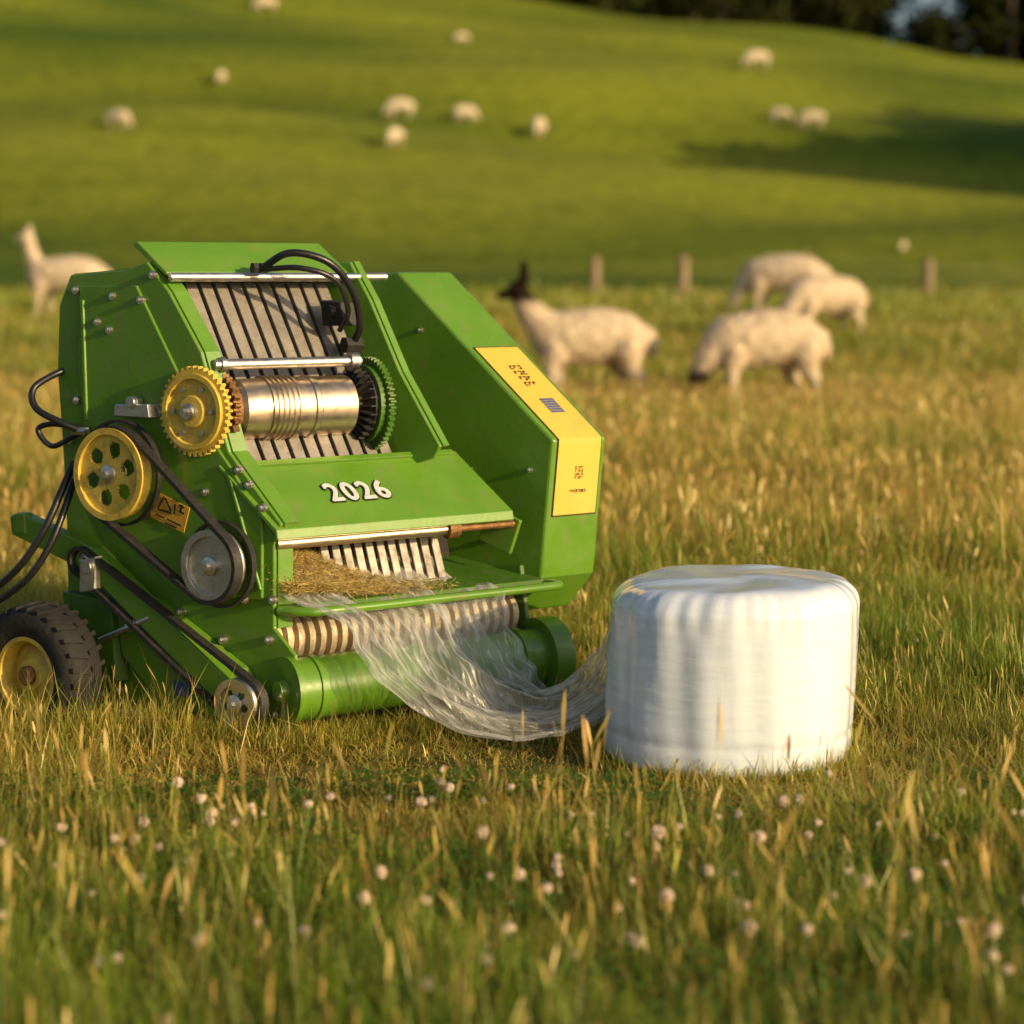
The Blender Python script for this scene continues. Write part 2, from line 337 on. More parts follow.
# lower works
bar('feed_pipe',276,544,.0,.60,.018,BZ)
v,z=S(276,544,0)
add('pipe_stub',join(cyl(M(.60,v,z),M(.64,v,z),.03),cyl(M(.64,v,z),M(.86,v,z),.012)),RU,baler)
sl=[]
for i in range(11):
    u0=.25+i*.040; sl.append(prism([(.16,.60),(.17,.60),(.12,.42),(.11,.42)],u0,u0+.027))
add('feed_slats',join(*sl),BE,baler,False,.002)
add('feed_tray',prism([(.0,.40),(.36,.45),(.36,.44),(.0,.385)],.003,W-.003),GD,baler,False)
rv,rz=S(292,612,0)
add('front_rail',tube([M(0,rv+.05,rz),M(.02,rv-.02,rz),M(.10,rv-.05,rz),M(.5,rv-.05,rz),M(.88,rv-.05,rz),M(.94,rv-.02,rz),M(.95,rv+.06,rz)],.014),G,baler)
v,z=S(284,642,.03); v+=.06
prof=[(0,.05)]
for k in range(24):
    t=.01+k*.037; prof+=[(t,.052),(t+.003,.072),(t+.021,.072),(t+.024,.052)]
prof+=[(.90,.05)]
add('ribbed_roller',lathe(M(.01,v,z),A,prof,40),CR,baler)
gv,gz=S(292,690,.0); R=.092; L1=.90
add('lower_drum',lathe(M(.0,gv,gz),A,[(0,R-.01),(.0,R),(.05,R),(.052,R+.006),(.07,R+.006),(.072,R),(L1-.12,R),(L1-.118,R+.012),(L1-.095,R+.012),(L1-.09,R),(L1,R),(L1,R-.02)],64),G,baler)
add('drum_end_flange',lathe(M(L1,gv,gz),A,[(-.02,.105),(-.02,.125),(.05,.125),(.056,.118),(.06,.08),(.085,.075),(.09,.03)],56),G,baler)
add('drum_bearing',join(lathe(M(-.025,gv,gz),A,[(0,.10),(.022,.10)],48),lathe(M(-.05,gv,gz),A,[(0,.03),(.03,.035)],32)),G,baler)
add('drum_bracket',prism([(gv+.06,gz-.06),(gv+.16,gz-.04),(.26,.42),(.08,.44)],W-.02,W-.004),GD,baler,False,.003)
add('frame_beam',prism([(.15,.10),(.75,.16),(.75,.22),(.15,.16)],.0,.06),G,baler,False,.004)
add('frame_beam',prism([(.15,.10),(.75,.16),(.75,.22),(.15,.16)],W-.06,W-.003),G,baler,False,.004)
def webdisc(p,ax,r,holes,rh,rhole,th):
    ax,e1,e2=basis(ax); V=[];F=[];nr=14;ns=120
    for s in (0,1):
        for i in range(nr+1):
            rr=.018+(r-.018)*i/nr
            for k in range(ns):
                a=2*math.pi*k/ns; V.append(np.array(p)+ax*th*s+(e1*math.cos(a)+e2*math.sin(a))*rr)
    def cut(i,k):
        rr=.018+(r-.018)*(i+.5)/nr; a=2*math.pi*(k+.5)/ns
        for h in range(holes):
            b=2*math.pi*h/holes+.3
            if math.hypot(rr*math.cos(a)-rh*math.cos(b),rr*math.sin(a)-rh*math.sin(b))<rhole: return True
        return False
    C=[[cut(i,k) for k in range(ns)] for i in range(nr)]; n1=(nr+1)*ns
    for i in range(nr):
        for k in range(ns):
            if C[i][k]: continue
            k2=(k+1)%ns; q=(i*ns+k,i*ns+k2,(i+1)*ns+k2,(i+1)*ns+k); F.append(q); F.append(tuple(x+n1 for x in q[::-1]))
            if C[i][k2]: F.append((i*ns+k2,(i+1)*ns+k2,(i+1)*ns+k2+n1,i*ns+k2+n1))
            if C[i][(k-1)%ns]: F.append((i*ns+k,(i+1)*ns+k,(i+1)*ns+k+n1,i*ns+k+n1))
            if i+1<nr and C[i+1][k]: F.append(((i+1)*ns+k,(i+1)*ns+k2,(i+1)*ns+k2+n1,(i+1)*ns+k+n1))
            if i>0 and C[i-1][k]: F.append((i*ns+k,i*ns+k2,i*ns+k2+n1,i*ns+k+n1))
    return V,F
def pulley(name,px,py,u,r,mat,holes):
    v,z=S(px,py,u); p=M(u,v,z)
    rim=ring_lathe(p,NB,[(-.03,r),(-.03,r-.02),(.012,r-.02),(.012,r),(.006,r),(-.009,r-.012),(-.024,r)])
    o=add(name,join(rim,webdisc(p-NB*.008,NB,r-.019,holes,(r-.02)*.62,(r-.02)*.21,.008)),mat,baler)
    add('pulley_hub',join(lathe(p,NB,[(-.05,.028),(.012,.028),(.016,.02)]),lathe(p,NB,[(.0,.011),(.03,.011)],6)),ST,o)
    if r>.08: add('pulley_guard',ring_lathe(p,NB,[(-.055,r+.022),(-.055,r+.014),(-.034,r+.014),(-.034,r+.022)]),BK,o)
    return v,z,r,u
PA=pulley('yellow_pulley',110,474,-.12,.142,YG,6)
PB=pulley('steel_pulley',211,566,-.10,.108,ST,0)
PC=pulley('steel_pulley',236,704,-.12,.075,ST,5)
PD=pulley('tension_pulley',88,560,-.07,.035,ST,0)
def loop(a,b,ra,rb,th=.009,n=20):
    a=np.array(a);b=np.array(b);d=b-a;L=np.linalg.norm(d);ang=math.atan2(d[1],d[0]);g=math.acos((ra-rb)/L)
    def pts(R1,R2):
        o=[]
        for k in range(n+1):
            t=ang+g+(2*math.pi-2*g)*k/n; o.append(a+R1*np.array([math.cos(t),math.sin(t)]))
        for k in range(n+1):
            t=ang-g+2*g*k/n; o.append(b+R2*np.array([math.cos(t),math.sin(t)]))
        return o
    return pts(ra+th,rb+th),pts(ra-.004,rb-.004)
def beltmesh(a,b,ra,rb,u0,u1):
    o,i=loop(a,b,ra,rb); n=len(o); V=[]
    for u in(u0,u1):
        for p in o: V.append(M(u,*p))
        for p in i: V.append(M(u,*p))
    F=[]
    for k in range(n):
        k2=(k+1)%n
        F+=[(k,k2,n+k2,n+k),(2*n+k,3*n+k,3*n+k2,2*n+k2),(k,2*n+k,2*n+k2,k2),(n+k,n+k2,3*n+k2,3*n+k)]
    return V,F
add('drive_belt',beltmesh(PA[:2],PB[:2],.139,.105,-.12,-.092),BK,baler)
add('drive_belt',beltmesh(PD[:2],PC[:2],.036,.070,-.105,-.08),BK,baler)
arm=SP([(14,516),(22,512),(98,548),(232,680),(238,700),(222,704),(92,572),(16,534)],-.07)
armo=add('side_arm',prism(arm,-.085,-.045),G,baler,False,.004)
add('arm_bracket',prism(SP([(13,514),(24,513),(25,534),(15,534)],-.09),-.092,-.06),G,armo,False,.004)
add('adjuster_rod',join(tube([MS(100,640,-.08),MS(150,618,-.08)],.009,n=1),lathe(MS(128,628,-.08),MS(150,618,-.08)-MS(128,628,-.08),[(0,.016),(.04,.016)],6)),ST,baler)
add('hinge_block',join(lathe(MS(92,566,-.09),NB,[(-.03,.022),(.03,.022)]),prism(SP([(84,560),(100,556),(98,590),(84,592)],-.09),-.105,-.08)),ST,baler,False,.002)
add('warning_label',prism(SP([(155,491),(190,508),(184,533),(151,517)],-.024),-.026,-.0235),OR,plate,False)
lm=[]
def seg(x0,y0,x1,y1,w=.0055): lm.append(prism(strip(S(x0,y0,-.028),S(x1,y1,-.028),w),-.0285,-.0272))
seg(164,497,158,508);seg(165,498,171,511);seg(158,509,171,513)
seg(175,504,174,514);seg(179,505,184,508);seg(179,511,184,514);seg(182,505,180,512)
seg(156,514,164,518,.004);seg(167,519,181,526,.004);seg(165,523,176,528,.004)
add('label_lettering',join(*lm),BT,plate,False)
add('maker_sticker',prism(SP([(174,680),(190,684),(190,698),(174,694)],-.047),-.049,-.0465),BLU,plate,False)
bp=[(75,290),(112,296),(97,322),(109,330),(118,408),(76,400),(66,495),(238,470),(248,485),(262,508),(272,600),(268,640),(148,556),(150,640),(222,640),(180,612),(205,492),(140,300),(152,275),(90,620),(120,690),(285,690),(275,715),(70,440),(196,640),(172,655),(244,600)]
b0_=None
for px,py in bp:
    c=MS(px,py,-.025)
    if b0_ is None:
        b0_=add('bolt',join(lathe(c,NB,[(-.012,.013),(.002,.013)],20),lathe(c,NB,[(.002,.008),(.010,.008),(.012,.006)],6)),ST,plate,False); o0=c
    else: copyobj(b0_,plate,np.array(b0_.location)+(c-o0))
for px,py in [(470,470),(530,470),(490,540),(420,330),(508,590)]:
    v,z=S(px,py,W-.006); c=M(W-.006,v,z); copyobj(b0_,house,c-wl(house),scale=.7)
add('bearing_block',join(prism(SP([(118,404),(150,404),(152,418),(116,416)],-.05),-.06,-.013),lathe(MS(134,402,-.05),NB,[(-.02,.02),(.02,.018)])),ST,baler,False,.003)
add('hydraulic_hose',tube([MS(262,268,.25),MS(290,253,.26),MS(328,262,.35),MS(352,290,.45),MS(360,325,.52),MS(352,345,.54)],.012),HO,baler)
add('hydraulic_hose',tube([MS(258,270,.25),MS(300,268,.27),MS(335,280,.36),MS(348,310,.45),MS(340,330,.52)],.009),HO,baler)
add('hose_fitting',lathe(MS(258,268,.25),A,[(-.02,.018),(.03,.018)],6),BK,baler,False)
add('hose_fitting',lathe(MS(352,345,.54),A,[(-.03,.028),(.03,.028)],6),BK,baler,False)
add('hose_fitting',lathe(MS(336,312,.52),A,[(-.03,.022),(.04,.022)],12),BK,baler,False)
add('valve_block',join(prism(SP([(320,300),(340,302),(344,326),(322,326)],.5),.5,.56)),BK,baler,False,.004)
add('hydraulic_hose',tube([MS(84,432,-.05),MS(60,422,-.1),MS(36,408,-.12),MS(34,388,-.1),MS(60,372,-.02),MS(78,368,.05)],.011),HO,baler)
add('hydraulic_hose',tube([MS(82,428,-.05),MS(52,424,-.08),MS(38,430,-.1),MS(52,446,-.08),MS(74,436,-.05),MS(90,430,-.04)],.009),HO,baler)
add('hydraulic_hose',tube([MS(74,462,-.05),MS(62,490,-.1),MS(44,530,-.16),MS(18,568,-.2),MS(-20,600,-.2),MS(-70,640,-.2)],.012),HO,baler)
add('hydraulic_hose',tube([MS(74,480,-.05),MS(66,505,-.1),MS(50,545,-.16),MS(26,580,-.2),MS(-15,610,-.2),MS(-70,648,-.2)],.011),HO,baler)
add('hose_fitting',join(lathe(MS(80,431,-.06),B,[(-.03,.014),(.03,.014)],6)),ST,baler,False)
def wheel(u,v,zc,ax,Rt,wd=.13):
    c=M(u,v,zc); p=c-ax*wd/2
    hubm=add('wheel',join(lathe(p,ax,[(-.05,.03),(wd*.9,.03),(wd*.95,.022)]),),RU,baler,True)
    tr=ring_lathe(p,ax,[(.012,Rt*.56),(-.002,Rt*.72),(.002,Rt*.86),(.018,Rt*.95),(.04,Rt*.985),(wd-.04,Rt*.985),(wd-.018,Rt*.95),(wd-.002,Rt*.86),(wd+.002,Rt*.72),(wd-.012,Rt*.56)],48)
    lug=[]; a_,e1,e2=basis(ax)
    for k in range(28):
        for side in (0,1):
            a=2*math.pi*(k+.5*side)/28; d=e1*math.cos(a)+e2*math.sin(a); s=np.cross(a_,d)
            t0,t1=(.006,wd*.48) if side==0 else (wd*.52,wd-.006)
            sk=.016 if side else -.016
            P=[p+a_*t0+d*Rt*(.93 if side==0 else .975)-s*.007,p+a_*t1+d*Rt*(.975 if side==0 else .93)+s*(-.007+sk),p+a_*t1+d*Rt*(.975 if side==0 else .93)+s*(.007+sk),p+a_*t0+d*Rt*(.93 if side==0 else .975)+s*.007]
            P=P+[q+d*.010 for q in P]; lug.append((P,[(0,1,2,3),(7,6,5,4),(0,1,5,4),(1,2,6,5),(2,3,7,6),(3,0,4,7)]))
    add('tyre',join(tr,*lug),TY,hubm,True)
    r=Rt*.57
    add('rim',join(ring_lathe(p,ax,[(.012,r),(.012,r-.015),(.03,r-.025),(wd-.03,r-.025),(wd-.012,r-.015),(wd-.012,r)]),lathe(p,ax,[(wd*.55,r-.02),(wd*.6,r-.03),(wd*.75,.05),(wd*.8,.045)],40)),YG,hubm,True)
v,z=S(40,676,-.22); wv=v
Rt=.215
wheel(-.22,v,Rt-.06,NB,Rt,.15)
wheel(W+.40,v,Rt-.06,-NB,Rt,.15)
add('axle',cyl(M(-.2,v,Rt-.06),M(W+.38,v,Rt-.06),.022),BK,baler)
add('axle_bracket',prism(SP([(74,590),(122,600),(128,680),(84,690)],-.02),-.06,-.0135),GD,baler,False,.004)
# ------------------------------------------------------------ ribbons
def ribbons(name,base,up,side_,bend,h,w,levels,cb,ct,mat,cpow=1.0,origin=(0,0,0)):
    n=len(h); nl=len(levels); nv=2*(nl-1)+1
    V=np.zeros((n,nv,3),np.float32); C=np.ones((n,nv,4),np.float32)
    j=0
    for i,(t,wf) in enumerate(levels):
        c=base+up*(h*t)[:,None]+bend*(h*t*t)[:,None]
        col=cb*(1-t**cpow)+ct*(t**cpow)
        if i<nl-1:
            V[:,j]=c-side_*(w*wf*.5)[:,None]; V[:,j+1]=c+side_*(w*wf*.5)[:,None]; C[:,j,:3]=col; C[:,j+1,:3]=col; j+=2
        else: V[:,j]=c; C[:,j,:3]=col
    quads=[(2*i,2*i+1,2*i+3,2*i+2) for i in range(nl-2)]; tri=(2*nl-4,2*nl-3,2*nl-2)
    pat=np.array([x for q in quads for x in q]+list(tri)); st=[4*i for i in range(nl-1)]
    npat=len(pat); off=(np.arange(n)*nv)[:,None]
    idx=(pat[None]+off).ravel().astype(np.int32)
    ls=(np.array(st)[None]+(np.arange(n)*npat)[:,None]).ravel().astype(np.int32)
    me=bpy.data.meshes.new(name); me.vertices.add(n*nv); me.vertices.foreach_set('co',(V-np.array(origin,np.float32)).ravel())
    me.loops.add(len(idx)); me.loops.foreach_set('vertex_index',idx); me.polygons.add(len(ls)); me.polygons.foreach_set('loop_start',ls)
    me.update(calc_edges=True)
    a=me.attributes.new('col','FLOAT_COLOR','POINT'); a.data.foreach_set('color',C.ravel())
    me.materials.append(mat); o=bpy.data.objects.new(name,me); COL.objects.link(o); o.location=origin; return o
def jit(c,n,s=.2):
    k=1+rng.normal(0,s,(n,1)); return np.clip(np.array(c)*k*(1+rng.normal(0,.06,(n,3))),.004,.9)
def wedge(n,d0,d1,marg=.31):
    d=np.sqrt(rng.uniform(d0*d0,d1*d1,n)); x=rng.uniform(-1,1,n)*(d*marg+.25); return x,d
BC=np.array([.620,5.80])
def patch(x,y): return .5+.25*np.sin(x*1.3+y*.9+1)+.25*np.sin(x*.6-y*1.7)+.2*np.sin(x*3.1+y*2.6+2)
def uv_of(x,y):
    dx=x-P0[0];dy=y-P0[1];det=A[0]*B[1]-A[1]*B[0]; return (dx*B[1]-dy*B[0])/det,(A[0]*dy-A[1]*dx)/det
def zones(x,y,h):
    u,v=uv_of(x,y)
    under=(u>-.03)&(u<1.2)&(v>-.12)&(v<1.0)
    tro=np.exp(-(((x-.05)/1.15)**2+((y-5.5)/.66)**2)**2)
    tro2=np.exp(-(((x-BC[0]-.1)/.7)**2+((y-5.6)/.60)**2)**2)
    tr=np.clip(np.maximum(tro,tro2),0,1)
    h=h*(1-.68*tr); h=np.where(under,np.minimum(h,.04),h)
    keep=~(((x-BC[0])**2+(y-BC[1])**2)<.35**2)
    return h,tr,keep
def lush(x,y): return np.clip(1.1*np.exp(-((x-1.75)/.9)**2-((y-6.7)/.9)**2)+.75*sst(5.0,4.2,y),0,1)
def grass_layer(name,n,d0,d1,hm,wm,marg=.31,levels=((0,1),(.5,.8),(1,0)),gold=.45):
    x,y=wedge(n,d0,d1,marg); h=hm*rng.gamma(5,1/5,n); pt=patch(x*.8,y*.8); clump=patch(x*5+3,y*5)
    h=h*(.7+.5*pt)*(.65+.7*clump); h,tr,k=zones(x,y,h); x,y,h,tr,pt,clump=x[k],y[k],h[k],tr[k],pt[k],clump[k]; n=len(x)
    z=terr(x,y)-.01; base=np.stack([x,y,z],1); az=rng.uniform(0,2*np.pi,n); lean=rng.gamma(2,.18,n)*(1+2.0*tr)
    up=np.tile([0,0,1.],(n,1)); ldir=np.stack([np.cos(az),np.sin(az),np.zeros(n)],1)
    up=up+ldir*(lean*.5)[:,None]; bend=ldir*(lean*.8)[:,None]-np.array([0,0,1])*(lean*.25)[:,None]
    sa=az+np.pi/2+rng.normal(0,.6,n); sd=np.stack([np.cos(sa),np.sin(sa),np.zeros(n)],1)
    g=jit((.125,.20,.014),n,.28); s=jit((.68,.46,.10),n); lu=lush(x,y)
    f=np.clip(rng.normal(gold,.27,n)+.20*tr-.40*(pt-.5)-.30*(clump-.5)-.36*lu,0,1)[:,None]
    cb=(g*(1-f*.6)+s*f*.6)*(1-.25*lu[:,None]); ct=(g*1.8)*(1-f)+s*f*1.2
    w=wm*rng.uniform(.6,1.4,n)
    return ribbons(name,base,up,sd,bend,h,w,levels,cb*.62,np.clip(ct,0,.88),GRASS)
def stems(name,n,d0,d1,hm,wm,marg=.31,clear=.36):
    x,y=wedge(n,d0,d1,marg); h=hm*rng.uniform(.7,1.35,n); h,tr,k=zones(x,y,h); k&=(tr<.5)|(rng.uniform(0,1,len(x))<.06); k&=((x-BC[0])**2+(y-BC[1])**2)>clear**2; x,y,h=x[k],y[k],h[k]; n=len(x)
    base=np.stack([x,y,terr(x,y)-.01],1); az=rng.uniform(0,2*np.pi,n); lean=rng.gamma(2,.08,n); ld=np.stack([np.cos(az),np.sin(az),np.zeros(n)],1)
    up=np.array([0,0,1.])+ld*(lean*.4)[:,None]; bend=ld*(lean*.9)[:,None]
    sa=rng.uniform(0,2*np.pi,n); sd=np.stack([np.cos(sa),np.sin(sa),np.zeros(n)],1)
    s=jit((.66,.43,.13),n); g=jit((.34,.31,.06),n)
    return ribbons(name,base,up,sd,bend,h,wm*rng.uniform(.7,1.3,n),((0,.22),(.76,.18),(.82,.8),(.9,1),(.96,.6),(1,0)),g,s,GRASS,2.0)
def stuff(o,label): o['kind']='stuff'; o['label']=label; return o
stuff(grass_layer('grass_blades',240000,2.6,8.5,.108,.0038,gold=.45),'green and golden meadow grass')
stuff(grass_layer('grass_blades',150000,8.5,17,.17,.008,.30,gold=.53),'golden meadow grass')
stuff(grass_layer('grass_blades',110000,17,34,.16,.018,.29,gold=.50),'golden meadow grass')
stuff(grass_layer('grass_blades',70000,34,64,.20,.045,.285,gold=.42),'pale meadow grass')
stuff(stems('seeding_grass',3600,2.6,8.5,.19,.0058),'tall seeding grass stems')
stuff(stems('seeding_grass',150,3.4,5.0,.33,.009,clear=.6),'tall golden seed heads')
stuff(stems('seeding_grass',20000,8.5,22,.27,.012,.29),'tall seeding grass stems')
# grass tufts growing up round the wheel, the baler foot and the bale
n=9000; pick=rng.integers(0,3,n); x=np.zeros(n);y=np.zeros(n)
wc=M(-.22,wv,0)
a=rng.uniform(0,6.283,n); rr=np.abs(rng.normal(0,1,n))
x=np.where(pick==0,wc[0]+.1+rng.normal(0,.26,n),x); y=np.where(pick==0,wc[1]-.25-np.abs(rng.normal(0,.12,n)),y)
tt=rng.uniform(-.5,.85,n); x=np.where(pick==1,P0[0]+A[0]*np.maximum(tt,0)+B[0]*np.maximum(-tt,0)*1.3+rng.normal(0,.03,n),x); y=np.where(pick==1,P0[1]-.16+A[1]*np.maximum(tt,0)+B[1]*np.maximum(-tt,0)*1.3-rr*.04,y)
x=np.where(pick==2,BC[0]+np.cos(a)*(.365+rr*.04),x); y=np.where(pick==2,BC[1]+np.sin(a)*(.365+rr*.04),y)
h=np.where(pick==0,.10,np.where(pick==1,.055,.05))*rng.gamma(5,.2,n)
az=rng.uniform(0,6.283,n); ld=np.stack([np.cos(az),np.sin(az),np.zeros(n)],1); lean=rng.gamma(2,.2,n)
f=np.clip(rng.normal(.5,.3,n),0,1)[:,None]; gg=jit((.14,.205,.016),n); ss=jit((.66,.45,.10),n)
sa=rng.uniform(0,6.283,n)
stuff(ribbons('grass_tufts',np.stack([x,y,terr(x,y)-.01],1),np.array([0,0,1.])+ld*(lean*.4)[:,None],np.stack([np.cos(sa),np.sin(sa),np.zeros(n)],1),ld*(lean*.7)[:,None],h,.0036*rng.uniform(.6,1.4,n),((0,1),(.5,.8),(1,0)),gg*(1-f)+ss*f*.5,gg*1.7*(1-f)+ss*f,GRASS),'grass tufts growing against baler and bale')
# clover leaves
n0=26000; x,y=wedge(n0,2.7,5.2,.3); cl=patch(x*4,y*4)>.40; x,y=x[cl],y[cl]; n=len(x); hh=rng.uniform(.03,.095,n)
bx=[];up=[];sdv=[]
for k in range(3):
    a=rng.uniform(0,6.28,n) if k==0 else a+2.094
    d=np.stack([np.cos(a),np.sin(a),rng.uniform(-.1,.45,n)],1); bx.append(np.stack([x,y,terr(x,y)+hh],1)); up.append(d); sdv.append(np.stack([-np.sin(a),np.cos(a),rng.uniform(-.2,.2,n)],1))
bx=np.concatenate(bx);up=np.concatenate(up);sdv=np.concatenate(sdv); nn=len(bx)
c=jit((.085,.175,.016),nn,.25)
stuff(ribbons('clover_leaves',bx,up,sdv,np.zeros((nn,3)),rng.uniform(.010,.018,nn),rng.uniform(.009,.015,nn),((0,.15),(.45,.95),(.8,.9),(1,0)),c,c*1.3,GRASS),'low green clover leaves in the meadow')
# hay
n=16000; u=np.abs(rng.normal(0,.26,n))%.60+.004; vv_=rng.uniform(-.02,.30,n); zz=.405+.15*np.exp(-((u-.02)/.27)**2)*np.clip(vv_/.10,0.3,1)+.03*np.clip(vv_,0,.3)/.3+rng.uniform(-.01,.02,n)
base_=P0+A*u[:,None]+B*vv_[:,None]+np.array([0,0,1.])*zz[:,None]
d=rng.normal(0,1,(n,3)); d[:,2]*=.3; d/=np.linalg.norm(d,axis=1)[:,None]; sd=np.cross(d,rng.normal(0,1,(n,3))); sd/=np.linalg.norm(sd,axis=1)[:,None]
hp=ribbons('hay_pile',base_,d,sd,rng.normal(0,.3,(n,3)),rng.uniform(.012,.042,n),rng.uniform(.0010,.0020,n),((0,1),(.5,1),(1,0)),jit((.46,.33,.11),n),jit((.58,.44,.17),n),HAYM)
hp['kind']='stuff'; thing(hp,'loose cut hay packed in the baler chamber','hay')
# ------------------------------------------------------------ bale
def bale():
    H=.50;R=.362;SR=.085;ns=180;prof=[]
    for k in range(5): prof.append((0.006*k,R*(.95+.05*(k/4)**.5)))
    for k in range(1,40): prof.append((.03+(H-SR-.03)*k/40,None))
    for k in range(19):
        a=math.pi/2*k/18; prof.append((H-SR*.8+SR*.8*math.sin(a),R-SR+SR*(math.cos(a)**.85 if k<18 else 0)))
    for k in range(1,16): prof.append((H,(R-SR)*(1-k/15)))
    V=[];F=[]
    for i,(z,r) in enumerate(prof):
        for k in range(ns):
            a=2*math.pi*k/ns; zf=z/H
            rr=R if r is None else r
            rr=max(rr,.0005)
            bul=.006*math.sin(math.pi*min(1,zf*1.08))**.8 if zf<.926 else 0
            bul+=.0075*math.cos(4*(a+.95))+.003*math.sin(a*3+1)+.0045*math.cos(a*11+.6*math.sin(zf*4)+.5)*(.6+.4*math.sin(a*2))+.0014*math.sin(a*23+zf*3)
            wl2=.0005*math.sin((z+.012*math.sin(a*1.0+.5))*190)*(.5+.5*math.sin(a*2+z*9))
            edge=math.exp(-((zf-.17)/.018)**2)*.004
            top=sst(.70,.95,zf)
            pleat=(.0020*math.sin(a*19+3*math.sin(a*3)+zf*3)+.0018*math.sin(a*43+2*math.sin(a*5)))*top
            q=rr+(bul+pleat-edge+wl2)*min(1,(rr/.25)**2)
            zt=z+(.008*math.sin(a+2)*rr/R+.003*math.sin(a*7+rr*20)*(rr/R)**2+.003*math.sin(rr*14+a*2)*min(1,rr/.1))*sst(.8,1,zf)+.008*(1-(rr/R)**2)*sst(.95,1,zf)
            V.append((BC[0]+q*math.cos(a)+.03*zf,BC[1]+q*math.sin(a),zt-.006))
    n=len(prof)
    for i in range(n-1):
        for k in range(ns):
            k2=(k+1)%ns; F.append((i*ns+k,i*ns+k2,(i+1)*ns+k2,(i+1)*ns+k))
    F.append(tuple(range(ns))[::-1]); F.append(tuple((n-1)*ns+k for k in range(ns)))
    m,nt,b=newmat('bale_wrap'); N=nt.nodes.new; L=nt.links.new
    tc=N('ShaderNodeTexCoord')
    def nz(sc,rot,s,det=5,dist=.3):
        mp=N('ShaderNodeMapping'); mp.inputs['Scale'].default_value=sc; mp.inputs['Rotation'].default_value=rot; L(tc.outputs['Object'],mp.inputs[0])
        q=N('ShaderNodeTexNoise'); q.inputs['Scale'].default_value=s; q.inputs['Detail'].default_value=det; q.inputs['Distortion'].default_value=dist; L(mp.outputs[0],q.inputs[0]); return q
    a=nz((1,1,1.5),(0,.12,0),3.0,2,.4); c=nz((1,1,7),(.25,-.40,0),5,3,.7); e=nz((5,5,1.2),(0,.35,0),2.4,3,.5); f=nz((1,1,7),(0.05,0.1,0),18,3,.2)
    def ma(x,k,y):
        q=N('ShaderNodeMath'); q.operation='MULTIPLY_ADD'; L(x,q.inputs[0]); q.inputs[1].default_value=k
        if y is None: q.inputs[2].default_value=0
        else: L(y,q.inputs[2])
        return q.outputs[0]
    hgt=ma(a.outputs[0],.8,ma(c.outputs[0],.12,ma(e.outputs[0],.22,ma(f.outputs[0],.035,None))))
    bp=N('ShaderNodeBump'); bp.inputs['Strength'].default_value=.5; bp.inputs['Distance'].default_value=.022; L(hgt,bp.inputs['Height']); L(bp.outputs[0],b.inputs['Normal'])
    cr=N('ShaderNodeValToRGB'); cr.color_ramp.elements[0].position=.35; cr.color_ramp.elements[0].color=(.66,.73,.84,1); cr.color_ramp.elements[1].position=.65; cr.color_ramp.elements[1].color=(.74,.80,.89,1)
    L(c.outputs[0],cr.inputs[0]); L(cr.outputs[0],b.inputs['Base Color'])
    b.inputs['Roughness'].default_value=.22; b.inputs['Coat Weight'].default_value=.6; b.inputs['Coat Roughness'].default_value=.10
    b.inputs['Subsurface Weight'].default_value=.1; b.inputs['Subsurface Radius'].default_value=(.02,.02,.02)
    o=add('wrapped_bale',(V,F),m,None,True,origin=(BC[0],BC[1],0),ang=80)
    thing(o,'round hay bale wrapped in glossy white plastic on the grass','hay bale')
bale()
